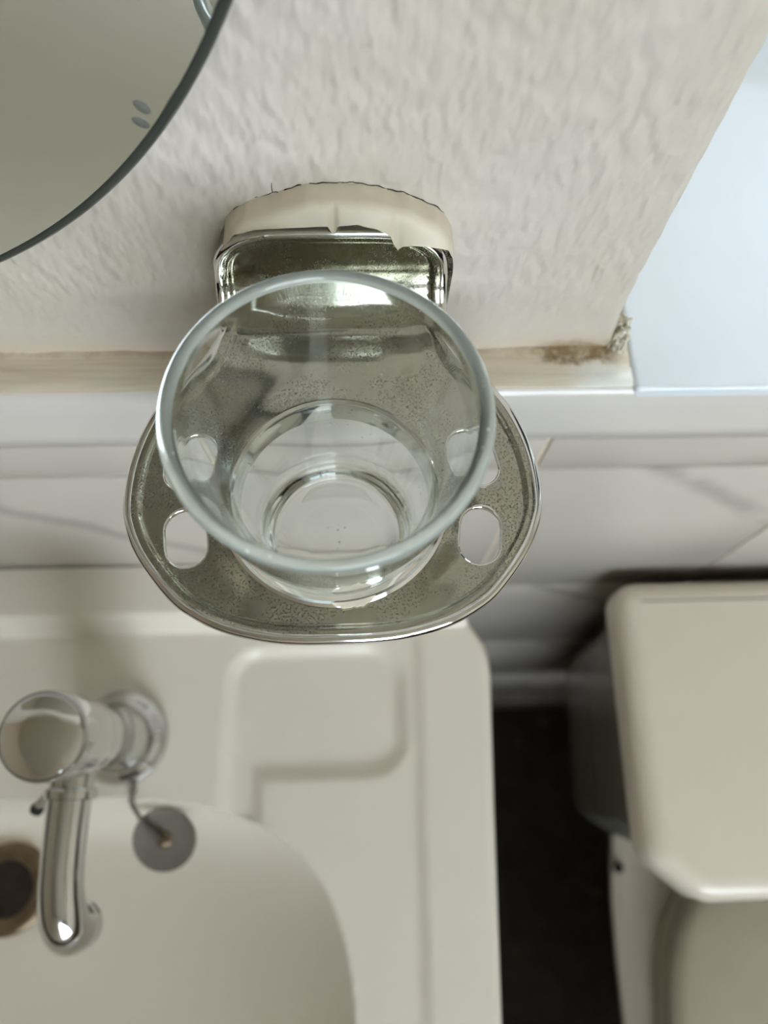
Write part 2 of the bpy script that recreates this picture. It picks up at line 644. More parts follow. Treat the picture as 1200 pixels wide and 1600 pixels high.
rows = [(0.9557, 0.0313, tile_mesh(0.0313, 'border_tile'), 'border_tile')]
tm = tile_mesh(0.2000, 'wall_tile')
z = 0.9557
while z > 0.14:
    z -= 0.2000
    rows.append((z, 0.2000, tm, 'wall_tile'))
rows.append((0.0, z, tile_mesh(z, 'wall_tile_cut'), 'wall_tile'))
for z0, h, me, nm in rows:
    k0 = math.floor((RX0 - J0) / TW)
    for k in range(k0, k0 + 15):
        x = J0 + k * TW
        if x < -0.40 or x > 0.70:
            continue
        o = bpy.data.objects.new(nm, me)
        COL.objects.link(o)
        o.location = (x, T, z0)
        o.parent = wt
        o.matrix_parent_inverse = wt.matrix_world.inverted()

# rounded glazed trim along the top of the tiles
bm = bmesh.new()
pr = [(T + 0.010, 0.9873), (T + 0.0006, 0.9873), (T, 0.9882), (T - 0.0005, 0.996), (T - 0.0005, L - 0.014)]
for k in range(1, 8):
    a = math.pi / 2 * k / 7
    pr.append((T - 0.0005 + 0.006 * (1 - math.cos(a)), L - 0.0065 + 0.0055 * math.sin(a)))
pr += [(T + 0.010, L - 0.001)]
for x in (RX0, -0.4, 0.0, 0.3, 0.6, RX1):
    pass
ra = [bm.verts.new((RX0, y, z)) for y, z in pr]
rb = [bm.verts.new((RX1, y, z)) for y, z in pr]
for i in range(len(pr)):
    j = (i + 1) % len(pr)
    bm.faces.new((ra[i], ra[j], rb[j], rb[i]))
bm.faces.new(ra[::-1]); bm.faces.new(rb)
tag(mesh_obj('trim_1', bm, M_TRIM, auto=40), 'rounded pale glazed trim along the top of the tiles', 'trim', kind='structure')

# painted ledge left of the sill: gently uneven top
bm = bmesh.new()
nx_, ny_ = 200, 12
xs = np.concatenate([[RX0], np.linspace(-0.32, 0.1035, nx_)])
gr = []
for x in xs:
    rw = [bm.verts.new((x, T + 0.0025, L - 0.03))]
    for j in range(ny_ + 1):
        y = T + 0.0022 + (P + 0.012 - T - 0.0022) * j / ny_
        zz = L - 0.0004 + 0.0008 * noise.noise(Vector((x * 40, y * 160, 5))) + 0.0010 * (j / ny_) ** 2
        if j == 0:
            zz -= 0.0008
        rw.append(bm.verts.new((x, y, zz)))
    gr.append(rw)
for a, b in zip(gr, gr[1:]):
    for j in range(len(a) - 1):
        bm.faces.new((a[j], a[j + 1], b[j + 1], b[j]))
bm.faces.new(gr[-1])
tag(mesh_obj('trim_2', bm, M_LEDGE, auto=50), 'stained beige painted ledge between plaster and tiles', 'trim', kind='structure')

# window beside the holder
w1 = window('window_1', XE, NX1, L, NZ1, P + 0.21, 'white framed window with a glossy sill right of the plaster wall', 2)
bm = bmesh.new()
add_box(bm, 0.1040, NX1, T - 0.0002, P + 0.25, L - 0.0265, L + 0.0002, 0.0022, 3)
mesh_obj('window_sill', bm, M_SILL, w1, auto=40)
# crumbling plaster at the foot of the corner
t = NT('crumbling_plaster')
f = t.noise(t.coord(), 420, 4, 0.7)
t.bsdf(t.ramp(f, [(0.32, srgb(150, 138, 96)), (0.46, srgb(214, 206, 186)), (0.7, srgb(226, 224, 216))]), 0.7, normal=t.bump(f, 0.8, 0.0015))
bm = bmesh.new()
bmesh.ops.create_icosphere(bm, subdivisions=4, radius=1.0)
for v in bm.verts:
    n1 = noise.noise(v.co * 3.2) * 0.35 + noise.noise(v.co * 9) * 0.22
    c = v.co * (1 + n1)
    v.co = Vector((0.0992 + c.x * 0.0032, 0.1590 + c.y * 0.0062, L + 0.003 + c.z * 0.009))
mesh_obj('crumbled_plaster', bm, t.m, w, auto=60)

# ------------------------------------------------------------------ mirror on the wall
MC = (-0.18877, 1.24979); MR = 0.18837
mir = empty('wall_mirror', (MC[0], P, MC[1]), 'round frameless mirror on the plaster wall, upper left', 'mirror')
t = NT('mirror_silver')
f = t.noise(t.coord(), 25, 3)
t.bsdf((0.88, 0.93, 0.94, 1), t.mrange(f, 0.3, 0.8, 0.0, 0.03), 1.0)
M_SILVER = t.m
M_MEDGE = simple('dark_mirror_edge', srgb(62, 66, 62), 0.25, 0.3, var=0.1)
M_SPOT = simple('grey_mirror_spot', srgb(98, 100, 92), 0.75, var=0.15, scale=200)
lathe('mirror_back', [(0, 0), (MR - 0.001, 0), (MR - 0.0004, 0.0012), (MR - 0.0004, 0.0026), (0, 0.0026)], M_MEDGE, mir,
      (MC[0], P - 0.0002, MC[1]), (0, -1, 0), 256, auto=30)
lathe('mirror_face', [(0, 0.0027), (MR - 0.0010, 0.0027), (MR - 0.0010, 0.0057), (0, 0.0057)], M_SILVER, mir,
      (MC[0], P - 0.0002, MC[1]), (0, -1, 0), 256, auto=10)
lathe('mirror_edge_band', [(MR - 0.0026, 0.00575), (MR - 0.0022, 0.0060), (MR - 0.0008, 0.0059), (MR + 0.0003, 0.0050), (MR + 0.0003, 0.0034), (MR - 0.0003, 0.0022)], M_MEDGE, mir,
      (MC[0], P - 0.0002, MC[1]), (0, -1, 0), 256, auto=60)
YF = P - 0.0002 - 0.0057
for (x, z, rx, rz, rot, m_) in ((-0.0464, 1.137, 0.0014, 0.0023, 0.7, M_SPOT), (-0.0478, 1.1327, 0.0013, 0.0022, 0.9, M_SPOT)):  # two small grey ovals on the mirror face
    bm = bmesh.new()
    add_lathe(bm, [(1.0, 0), (0.8, 0.0003), (0, 0.0004)], (0, 0, 0), (0, -1, 0), 24)
    for v in bm.verts:
        a, b = v.co.x * rx, v.co.z * rz
        v.co = Vector((x + a * math.cos(rot) - b * math.sin(rot), YF + v.co.y, z + a * math.sin(rot) + b * math.cos(rot)))
    mesh_obj('grey_spot', bm, m_, mir)
# ------------------------------------------------------------------ tumbler holder
HX, HY, HZ = -0.0050, 0.0815, 1.0685
hold = empty('tumbler_holder', (HX, P, HZ), 'pitted chrome tumbler and toothbrush holder fixed to the plaster wall', 'tumbler holder')
YF0, YA, AA, AB = 0.0411, 0.1340, 0.0140, 0.0145    # front of dish, start of the upward curve, its half axes
UP = 0.0150                                          # straight upright part above the curve
ARC = []
acc = 0.0; prev = (YA, 0.0)
for k in range(201):
    th = math.pi / 2 * k / 200
    p = (YA + AA * math.sin(th), AB * (1 - math.cos(th)))
    acc += math.hypot(p[0] - prev[0], p[1] - prev[1]); prev = p
    ARC.append((acc, th))
ARC_L = ARC[-1][0]


def path(v):
    """flattened coordinate v -> (Y, z, normal Y, normal z)"""
    if v <= YA - YF0:
        return YF0 + v, HZ, 0.0, 1.0
    s = v - (YA - YF0)
    if s > ARC_L:
        return YA + AA, HZ + AB + s - ARC_L, -1.0, 0.0
    th = float(np.interp(s, [a[0] for a in ARC], [a[1] for a in ARC]))
    ty, tz = AA * math.cos(th), AB * math.sin(th)
    l_ = math.hypot(ty, tz)
    return YA + AA * math.sin(th), HZ + AB * (1 - math.cos(th)), -tz / l_, ty / l_


VT = YA - YF0 + ARC_L + UP
half = [(0.0, 0.0), (0.009, 0.0001), (0.018, 0.0010), (0.0285, 0.0036), (0.0362, 0.0072), (0.0430, 0.0122), (0.0515, 0.0228), (0.0558, 0.0315),
        (0.0573, 0.0395), (0.0562, 0.0523), (0.0520, 0.0652), (0.0450, 0.0765), (0.0390, 0.0850), (0.0350, 0.0940), (0.0335, 0.1030), (0.0330, VT - 0.0160),
        (0.0310, VT - 0.0085), (0.0255, VT - 0.0030), (0.0190, VT - 0.0006), (0.009, VT), (0.0, VT)]
hs = catmull([Vector((a, b, 0)) for a, b in half], 6)
right = [(p.x, min(p.y, VT)) for p in hs]
outline = right + [(-x, y) for x, y in right[-2:0:-1]]


def circle(cx_, cy_, r, n=72):
    return [(cx_ + r * math.cos(2 * math.pi * k / n), cy_ + r * math.sin(2 * math.pi * k / n)) for k in range(n)]


def slot(cx_, cy_, hw, hl, rot, n=10):
    pts = []
    for k in range(2 * n + 2):
        if k <= n:
            a = math.pi * k / n; ox, oy = hw * math.cos(a), (hl - hw) + hw * math.sin(a)
        else:
            a = math.pi + math.pi * (k - n - 1) / n; ox, oy = hw * math.cos(a), -(hl - hw) + hw * math.sin(a)
        c, s = math.cos(rot), math.sin(rot)
        pts.append((cx_ + ox * c - oy * s, cy_ + ox * s + oy * c))
    return pts


OPEN_R = 0.0312
holes = [circle(0, HY - YF0, OPEN_R)]
SL = [(-0.0411, 0.0288, 0.0062, 0.0090, 0.12), (0.0404, 0.0280, 0.0062, 0.0090, -0.12),
      (-0.0425, 0.0515, 0.0058, 0.0088, -0.20), (0.0415, 0.0515, 0.0058, 0.0088, 0.20)]
for a in SL:
    holes.append(slot(*a))


def pip(px, py, poly):
    poly = np.asarray(poly)
    x0, y0 = poly[:, 0], poly[:, 1]
    x1, y1 = np.roll(x0, -1), np.roll(y0, -1)
    ins = np.zeros(px.shape, bool)
    for a, b, c, d in zip(x0, y0, x1, y1):
        if b == d:
            continue
        cnd = ((b > py) != (d > py)) & (px < (c - a) * (py - b) / (d - b) + a)
        ins ^= cnd
    return ins


def pdist(px, py, poly):
    poly = np.asarray(poly)
    best = np.full(px.shape, 9.0)
    for (a, b), (c, d) in zip(poly, np.roll(poly, -1, 0)):
        dx, dy = c - a, d - b
        t_ = np.clip(((px - a) * dx + (py - b) * dy) / (dx * dx + dy * dy + 1e-18), 0, 1)
        best = np.minimum(best, np.hypot(px - a - t_ * dx, py - b - t_ * dy))
    return best


gx, gy = np.meshgrid(np.arange(-0.06, 0.0601, 0.00115), np.arange(0, VT, 0.00115))
gx = gx.ravel(); gy = gy.ravel()
keep = pip(gx, gy, outline) & (pdist(gx, gy, outline) > 0.0046)
for h_ in holes:
    keep &= ~pip(gx, gy, h_) & (pdist(gx, gy, h_) > 0.0006)
V2 = []; E2 = []
for lp in [outline] + holes:
    b0 = len(V2); V2 += [Vector(p) for p in lp]
    E2 += [(b0 + i, b0 + (i + 1) % len(lp)) for i in range(len(lp))]
V2 += [Vector((a, b)) for a, b in zip(gx[keep], gy[keep])]
on_ = np.array(outline)
tg = np.roll(on_, -1, 0) - np.roll(on_, 1, 0)
tg /= np.linalg.norm(tg, axis=1)[:, None]
for dd_ in (0.0012, 0.0023, 0.0027, 0.0031, 0.0035, 0.0041):
    q = on_ + np.stack([-tg[:, 1], tg[:, 0]], 1) * dd_
    kk = pip(q[:, 0], q[:, 1], outline) & (pdist(q[:, 0], q[:, 1], outline) > dd_ * 0.97)
    for h_ in holes:
        kk &= ~pip(q[:, 0], q[:, 1], h_) & (pdist(q[:, 0], q[:, 1], h_) > 0.0003)
    V2 += [Vector(p) for p in q[kk]]
ov, oe, of, *_ = delaunay_2d_cdt(V2, E2, [], 0, 1e-7)
fx = np.array([sum(ov[i].x for i in f) / 3 for f in of]); fy = np.array([sum(ov[i].y for i in f) / 3 for f in of])
ok = pip(fx, fy, outline)
for h_ in holes:
    ok &= ~pip(fx, fy, h_)
vx = np.array([v.x for v in ov]); vy = np.array([v.y for v in ov])
de = pdist(vx, vy, outline)
dop = np.hypot(vx, vy - (HY - YF0)) - OPEN_R
hgt = 0.0011 * (1 - sstep(0.0024, 0.0036, de)) - 0.0007 * sstep(0.002, 0.016, de) * sstep(0.0, 0.012, dop) * (1 - sstep(0.070, 0.088, vy))
# soft ridge between each slot and the rim
TH = 0.0034
bm = bmesh.new()
top = []; bot = []
for i in range(len(ov)):
    Y, Z, ny2, nz2 = path(vy[i])
    top.append(bm.verts.new((HX + vx[i], Y + ny2 * hgt[i], Z + nz2 * hgt[i])))
    bot.append(bm.verts.new((HX + vx[i], Y - ny2 * TH, Z - nz2 * TH)))
ecount = {}
for f, k in zip(of, ok):
    if not k:
        continue
    bm.faces.new([top[i] for i in f]); bm.faces.new([bot[i] for i in f[::-1]])
    for a, b in zip(f, f[1:] + f[:1]):
        ecount[(a, b)] = 1
for (a, b) in list(ecount):
    if (b, a) not in ecount:
        bm.faces.new((top[b], top[a], bot[a], bot[b]))
for v in [v for v in bm.verts if not v.link_faces]:
    bm.verts.remove(v)
mesh_obj('dish', bm, M_CHROME, hold, auto=50)


def on_path(lp, off):
    out = []
    for x, v in lp:
        Y, Z, a, b = path(v)
        out.append((HX + x, Y + a * off, Z + b * off))
    return out


tube('rim', on_path(outline, -0.0004), 0.0017, M_CHROME_E, hold, 12, True)
for h_ in holes[1:]:
    tube('slot_rim', on_path(h_, -0.0012), 0.0007, M_CHROME_E, hold, 8, True)
lathe('collar', [(OPEN_R + 0.0012, 0.0006), (OPEN_R + 0.0004, 0.0013), (OPEN_R - 0.0005, 0.0008), (OPEN_R - 0.0009, -0.001), (OPEN_R - 0.0013, -0.0075), (OPEN_R - 0.0003, -0.0078), (OPEN_R + 0.0008, -0.0065), (OPEN_R + 0.0012, -0.001)],
      M_CHROME_E, hold, (HX, HY, HZ), (0, 0, 1), 96, closed=True)
bm = bmesh.new()  # narrow cream patch along the front edge of the opening
cols = []
for k in range(25):
    a = math.radians(-92 + 22 * k / 24)
    w_ = 0.0016 * (1 - abs(k / 12 - 1) ** 3) * (0.8 + 0.5 * noise.noise(Vector((k * 0.4, 2, 3)))) + 0.0001
    ring = [(max(OPEN_R + 0.0002 - w_, 0.0307), 0.0013), (OPEN_R + 0.0002, 0.0022), (OPEN_R + 0.0002 + w_, 0.0018), (OPEN_R + 0.0002 + w_, 0.0002), (OPEN_R + 0.0002 - w_ * 0.4, 0.0002)]
    cols.append([bm.verts.new((HX + r_ * math.cos(a), HY + r_ * math.sin(a), HZ + z_)) for r_, z_ in ring])
for a, b in zip(cols, cols[1:]):
    for k in range(5):
        bm.faces.new((a[k], a[(k + 1) % 5], b[(k + 1) % 5], b[k]))
bm.faces.new(cols[0]); bm.faces.new(cols[-1][::-1])
tag(mesh_obj('cream_patch', bm, M_FILLER, hold, auto=60), 'cream patch on the front of the opening')
# block that carries the dish on the wall
ol = round_poly([(-0.0350, 1.046), (0.0350, 1.046), (0.0350, 1.0990), (-0.0350, 1.0990)], [0.006, 0.006, 0.020, 0.020], 10)
bm = bmesh.new()
fr_ = [bm.verts.new((HX + 0.0015 + x, P - 0.0075, z)) for x, z in ol]
bk_ = [bm.verts.new((HX + 0.0015 + x, P + 0.0004, z)) for x, z in ol]
f1 = bm.faces.new(fr_); bm.faces.new(bk_[::-1])
for i in range(len(ol)):
    j = (i + 1) % len(ol)
    bm.faces.new((fr_[i], bk_[i], bk_[j], fr_[j]))
bmesh.ops.bevel(bm, geom=list(f1.edges), offset=0.002, segments=3, profile=0.5, affect='EDGES')
mesh_obj('wall_mount', bm, M_CHROME, hold, auto=40)

# painted filler over the top of the mount, with drips and a crack where it meets the wall
up = [(-0.0355, 1.0935), (-0.0318, 1.0980), (-0.0278, 1.1015), (-0.0177, 1.1050), (-0.0106, 1.1076), (-0.0030, 1.1079), (0.0032, 1.1078), (0.0102, 1.1060), (0.0173, 1.1034), (0.0250, 1.0990), (0.0285, 1.0955), (0.0310, 1.0900)]
lo = [(-0.0338, 1.0960), (-0.0310, 1.1002), (-0.0247, 1.1022), (-0.0178, 1.1027), (-0.0110, 1.1030), (-0.0052, 1.1034), (-0.0046, 1.1015), (-0.0037, 1.1002), (-0.0030, 1.1012), (-0.0026, 1.1034), (0.0030, 1.1039), (0.0080, 1.1020), (0.0118, 1.0995), (0.0128, 1.0960), (0.0140, 1.0938), (0.0154, 1.0952), (0.0185, 1.0955), (0.0250, 1.0946), (0.0285, 1.0935), (0.0300, 1.0900)]
n_c = 120


def interp(pl, x):
    return float(np.interp(x, [p[0] for p in pl], [p[1] for p in pl]))


bm = bmesh.new()
cols = []
x_lo, x_hi = -0.0345, 0.0302
for i in range(n_c + 1):
    x = x_lo + (x_hi - x_lo) * i / n_c
    zu, zl = interp(up, x), interp(lo, x)
    zu += 0.0004 * noise.noise(Vector((x * 260, 1, 2)))
    zl += 0.00025 * noise.noise(Vector((x * 300, 7, 2)))
    yl = 0.1458
    ed = min(1.0, i / 6, (n_c - i) / 6)
    c = [(P + 0.002, zu), (P - 0.0006, zu - 0.0001)]
    for k in range(1, 9):
        s = k / 9
        c.append((P - 0.0008 + (yl - P + 0.0008) * s ** 0.5, zu + (zl - zu) * s ** 3 + 0.0010 * ed * math.sin(math.pi * s)))
    c += [(yl - 0.0004, zl + 0.0004), (yl, zl), (yl + 0.003, zl - 0.0004), (P + 0.002, zl - 0.0015)]
    cols.append([bm.verts.new((x, y, z)) for y, z in c])
for a, b in zip(cols, cols[1:]):
    m_ = len(a)
    for k in range(m_):
        bm.faces.new((a[k], a[(k + 1) % m_], b[(k + 1) % m_], b[k]))
bm.faces.new(cols[0]); bm.faces.new(cols[-1][::-1])
fil = mesh_obj('filler', bm, M_FILLER, hold, auto=60)
tag(fil, 'cracked cream filler smeared along the top of the chrome mount')
for seg in ((-0.0318, -0.0285), (-0.0275, -0.0120), (-0.0100, 0.0160), (0.0120, 0.0300)):
    pts = []
    for x in np.arange(seg[0], seg[1], 0.0009):
        pts.append((x, P - 0.00015, interp(up, x) + 0.0002 + 0.0009 * noise.noise(Vector((x * 420, 4, 9)))))
    tube('crack', pts, [0.00022 * (0.5 + 0.9 * abs(noise.noise(Vector((p[0] * 500, 2, 2))))) for p in pts], M_CRACK, fil, 6)
tube('crack', [(-0.0202, P - 0.0001, 1.1045), (-0.0203, P - 0.0001, 1.1062), (-0.0201, P - 0.0001, 1.1080)], 0.00016, M_CRACK, fil, 6)

# ------------------------------------------------------------------ glass tumbler in the holder
GZ0, GZ1 = 1.0262, 1.1200
R0, R1 = 0.0236, 0.0377


def rad(z):
    s = (z - GZ0) / (GZ1 - GZ0)
    return R0 + (R1 - R0) * s


pf = [(0, GZ0 + 0.0012), (0.012, GZ0 + 0.0010), (R0 - 0.0050, GZ0 + 0.0004), (R0 - 0.0026, GZ0), (R0 - 0.0010, GZ0 + 0.0006), (R0 - 0.0001, GZ0 + 0.0022)]
for z in np.linspace(GZ0 + 0.005, GZ1 - 0.0035, 16):
    pf.append((rad(z), z))
rw = 0.0034
pf += [(R1 - 0.0001, GZ1 - 0.0018), (R1 - 0.0005, GZ1 - 0.0006), (R1 - 0.0010, GZ1 - 0.0001), (R1 - 0.0023, GZ1), (R1 - 0.0029, GZ1 - 0.0006), (R1 - rw, GZ1 - 0.0018)]
for z in np.linspace(GZ1 - 0.0045, GZ0 + 0.016, 14):
    pf.append((rad(z) - rw + 0.0001, z))
rb_ = rad(GZ0 + 0.009) - rw
pf += [(rb_ - 0.0004, GZ0 + 0.0125), (rb_ - 0.0018, GZ0 + 0.0102), (rb_ - 0.0042, GZ0 + 0.0090), (0.010, GZ0 + 0.0084), (0, GZ0 + 0.0083)]
bm = bmesh.new()
add_lathe(bm, pf, (HX - 0.0002, HY + 0.0003, 0), (0, 0, 1), 128)
tum = mesh_obj('glass_tumbler', bm, M_GLASS, auto=60)
tum.data.materials.append(M_RIM)
for p in tum.data.polygons:
    if p.center.z > GZ1 - 0.0022:
        p.material_index = 1
tag(tum, 'clear tapered glass tumbler standing in the chrome holder', 'tumbler')

# ------------------------------------------------------------------ washbasin
BZ = 0.805
bas = empty('washbasin', (-0.22, T, 0), 'white ceramic washbasin with moulded soap recess below the ledge', 'washbasin')
BCX, BCY, BA, BB = -0.220, -0.177, 0.2175, 0.185
DR = (-0.2265, -0.0440)
DEPTH = 0.088


def basin_h(x, y):
    z = np.full(x.shape, BZ)
    xl = BCX * 2 - x
    xm = np.maximum(x, xl)                                # mirror left and right
    z = z + 0.0028 * sstep(0.0330, 0.0420, xm + (0.09 - y) * 0.022)
    z = z + 0.019 * sstep(0.099, 0.109, y)
    # soap recess on the right deck with an outlet into the bowl
    for sx in (x, xl):
        qx = np.abs(sx + 0.0240) - (0.0510 - 0.020); qy = np.abs(y - 0.0525) - (0.0355 - 0.020)
        skew = (0.0525 - y) * 0.0
        sd = np.hypot(np.maximum(qx, 0), np.maximum(qy, 0)) + np.minimum(np.maximum(qx, qy), 0) - 0.020
        sd2 = np.maximum(np.abs(sx + 0.0665) - 0.0095, np.abs(y - 0.012) - 0.020)
        sd = np.minimum(sd, sd2)
        z = z - 0.0048 * sstep(0.0050, -0.0055, sd)
    # bowl
    def inside(px, py):
        return np.abs((px - BCX) / BA) ** 4 + np.abs((py - BCY) / BB) ** 4
    dx, dy = x - DR[0], y - DR[1]
    dist = np.hypot(dx, dy) + 1e-6
    ux, uy = dx / dist, dy / dist
    lo_, hi_ = np.zeros(x.shape), np.full(x.shape, 0.6)
    for _ in range(32):
        md = (lo_ + hi_) / 2
        ins = inside(DR[0] + ux * md, DR[1] + uy * md) < 1
        lo_ = np.where(ins, md, lo_); hi_ = np.where(ins, hi_, md)
    rho = np.clip(dist - 0.029, 0, None) / (lo_ - 0.029)
    bowl = np.where(rho < 1, DEPTH * (1 - np.clip(rho, 0, 1) ** 3.6) ** 0.9, 0)
    bowl = bowl + 0.003 * sstep(1.0, 0.93, rho)
    zb = BZ - bowl
    return np.where(rho < 1, np.minimum(z, zb), z)


def right_edge(y):
    # plan of the right rim: chamfered back corner, slight taper to the front
    return np.interp(y, [-0.43, -0.40, -0.34, -0.24, -0.11, 0.0, 0.070, 0.080, 0.088, 0.097, 0.106, 0.137], [0.02, 0.045, 0.062, 0.069, 0.0725, 0.0775, 0.0812, 0.0808, 0.079, 0.0735, 0.066, 0.060])


ys = np.concatenate([np.linspace(-0.43, -0.26, 50), np.linspace(-0.258, 0.137, 240)])
us = np.concatenate([np.linspace(0, 0.02, 8)[:-1], np.linspace(0.02, 0.98, 340), np.linspace(0.98, 1, 10)[1:]])
YY, UU = np.meshgrid(ys, us, indexing='ij')
XR = right_edge(YY); XL = 2 * BCX - XR
XX = XL + (XR - XL) * UU
ZZ = basin_h(XX, YY)
edge = np.minimum(XR - XX, XX - XL)
edge = np.minimum(edge, (YY + 0.43))
ZZ = ZZ - 0.005 * (1 - np.sqrt(np.clip(1 - (1 - np.clip(edge / 0.006, 0, 1)) ** 2, 0, 1)))
ny_, nx_ = XX.shape
verts = [tuple(p) for p in zip(XX.ravel(), YY.ravel(), ZZ.ravel())]
faces = [(i * nx_ + j, i * nx_ + j + 1, (i + 1) * nx_ + j + 1, (i + 1) * nx_ + j) for i in range(ny_ - 1) for j in range(nx_ - 1)]
loop = [j for j in range(nx_)] + [i * nx_ + nx_ - 1 for i in range(1, ny_)] + [(ny_ - 1) * nx_ + j for j in range(nx_ - 2, -1, -1)] + [i * nx_ for i in range(ny_ - 2, 0, -1)]
prev = loop
for dz, sc in ((0.03, 1.0), (0.055, 0.99), (0.09, 0.93), (0.15, 0.78), (0.19, 0.55)):
    b0 = len(verts)
    for q in loop:
        x, y, z = verts[q]
        yy = min(0.1370, -0.08 + (y + 0.08) * (sc if y < 0.12 else 1.0))
        verts.append((BCX + (x - BCX) * sc, yy, BZ - dz))
    cur = list(range(b0, b0 + len(loop)))
    for a in range(len(loop)):
        b = (a + 1) % len(loop)
        faces.append((prev[a], cur[a], cur[b], prev[b]))
    prev = cur
faces.append(tuple(prev))
me = bpy.data.meshes.new('basin_body')
me.from_pydata(verts, [], faces)
me.materials.append(M_CERAMIC)
for p in me.polygons:
    p.use_smooth = True
me.set_sharp_from_angle(angle=math.radians(60))
bo = bpy.data.objects.new('basin_body', me)
COL.objects.link(bo); bo.parent = bas; bo.matrix_parent_inverse = bas.matrix_world.inverted()
lathe('pedestal', [(0.0, 0.0), (0.115, 0.0), (0.112, 0.02), (0.085, 0.10), (0.078, 0.35), (0.09, 0.55), (0.105, 0.63), (0, 0.63)], M_CERAMIC, bas, (BCX, -0.02, 0), n=48)


def zb_at(x, y):
    return float(basin_h(np.array([x]), np.array([y]))[0])


DZ = zb_at(DR[0], DR[1])
wf = lathe('waste_flange', [(0.0165, 0.0012), (0.0178, 0.0034), (0.0210, 0.0046), (0.0255, 0.0038), (0.0278, 0.0018), (0.0282, -0.002), (0.0165, -0.004)], M_BRONZE, bas, (DR[0], DR[1], DZ), n=64, closed=True)
tag(wf, 'tarnished bronze drain ring')
lathe('waste_hole', [(0, -0.0012), (0.010, -0.001), (0.0170, 0.0010)], M_HOLE, wf, (DR[0], DR[1], DZ + 0.0012), n=48)

# ------------------------------------------------------------------ mixer tap
tb = Vector((-0.1350, 0.0400, BZ + 0.0003)); th_ = Vector((-0.1346, 0.0314, 0.925))
ax = (th_ - tb).normalized(); LH = (th_ - tb).length
tap = empty('mixer_tap', tb, 'chrome mixer tap with round mirror-topped handle on the basin', 'tap')
lathe('base_flange', [(0.0, 0), (0.0262, 0), (0.0265, 0.0015), (0.0258, 0.0045), (0.0235, 0.0075), (0.0205, 0.0095), (0.0190, 0.0115), (0, 0.0115)], M_TAP, tap, tb, ax)
lathe('body', [(0.0, 0.010), (0.0185, 0.010), (0.0178, 0.014), (0.0158, 0.022), (0.0148, 0.032), (0.0152, 0.045), (0.0166, 0.055), (0.0172, 0.064), (0.0172, 0.076), (0.0165, 0.0785), (0, 0.0785)], M_TAP, tap, tb, ax)
hd = lathe('handle', [(0.0, 0.080), (0.0168, 0.080), (0.0188, 0.0815), (0.0194, 0.090), (0.0194, LH - 0.0022), (0.0190, LH - 0.0006), (0.0184, LH), (0.0180, LH - 0.0007), (0, LH - 0.0007)], M_TAP, tap, tb, ax)
lathe('handle_cap', [(0.0176, LH - 0.0010), (0.0175, LH + 0.0001), (0.0165, LH + 0.0006), (0.009, LH + 0.0013), (0, LH + 0.0016)], M_CHROME_E, hd, tb, ax)
sp_pts = catmull([(-0.1375, 0.0280, 0.868), (-0.1385, 0.0180, 0.8695), (-0.1393, 0.0050, 0.8695), (-0.1400, -0.0150, 0.8685), (-0.1398, -0.0330, 0.8665), (-0.1388, -0.0460, 0.8615), (-0.1380, -0.0505, 0.8540), (-0.1378, -0.0510, 0.8470)], 7)
n_ = len(sp_pts)
rr = [float(np.interp(i / (n_ - 1), [0, 0.2, 0.5, 0.72, 0.85, 1.0], [0.0105, 0.0104, 0.0099, 0.0110, 0.0122, 0.0116])) for i in range(n_)]
spo = tube('spout', sp_pts, rr, M_TAP, tap, 28)
lathe('spout_collar', [(0.0100, 0), (0.0120, 0.0006), (0.0124, 0.003), (0.0120, 0.0055), (0.0100, 0.0060)], M_TAP, spo, (-0.1388, 0.0120, 0.8697), (-0.02, -1, 0), closed=True)
lathe('outlet', [(0.0, 0.0), (0.0108, 0.0), (0.0117, 0.001), (0.0114, 0.006), (0.0, 0.006)], M_TAP, spo, (-0.1378, -0.0510, 0.8425), (0, 0, 1))
st = tube('spout_stud', [(-0.1440, 0.0150, 0.8600), (-0.1545, 0.0085, 0.8580), (-0.1590, 0.0040, 0.8560)], 0.0026, M_TAP, tap, 12)
lathe('stud_tip', [(0, 0), (0.0030, 0.0003), (0.0034, 0.002), (0.0030, 0.0042), (0, 0.005)], M_DARK, st, (-0.1585, 0.0045, 0.8562), (-0.5, -0.75, -0.4), 20)

# ------------------------------------------------------------------ plug on a chain
PX, PY = -0.1120, -0.0150
pn = Vector((0.02, -0.30, 1)).normalized()
u_, v_, _d = frame_of(pn)
pz = -9.0
for k in range(32):
    for rr_ in (0.0186, 0.012):
        q = (u_ * math.cos(k * math.pi / 16) + v_ * math.sin(k * math.pi / 16)) * rr_
        pz = max(pz, zb_at(PX + q.x, PY + q.y) - q.z + 0.0012)
pc = Vector((PX, PY, pz + 0.0010))
plug = empty('sink_plug', Vector((PX, PY, pz)), 'grey round sink plug hanging on a chain inside the basin', 'plug')
lathe('plug_disc', [(0, -0.0035), (0.0125, -0.0035), (0.0150, 0.0000), (0.0178, 0.0010), (0.0183, 0.0022), (0.0176, 0.0032), (0.0164, 0.0030), (0.010, 0.0027), (0, 0.0027)], M_PLUG, plug, pc, pn, 56)
lathe('stud', [(0.0042, 0), (0.0044, 0.0012), (0.0030, 0.0024), (0, 0.003)], M_BRONZE, plug, pc + pn * 0.0028, pn, 24)
u_, v_, _d = frame_of(pn)
tube('ring', [pc + pn * 0.0052 + (u_ * math.cos(a) + pn * math.sin(a)) * 0.0030 for a in np.linspace(0, 2 * math.pi, 20)[:-1]], 0.0006, M_BRONZE, plug, 8, True)
ch = catmull([(-0.1240, 0.0290, BZ + 0.0095), (-0.1250, 0.0200, BZ + 0.0040), (-0.1262, 0.0100, BZ + 0.0022), (-0.1262, 0.0040, BZ + 0.0020), (-0.1235, -0.0050, BZ - 0.012), tuple(pc + pn * 0.0075)], 10)
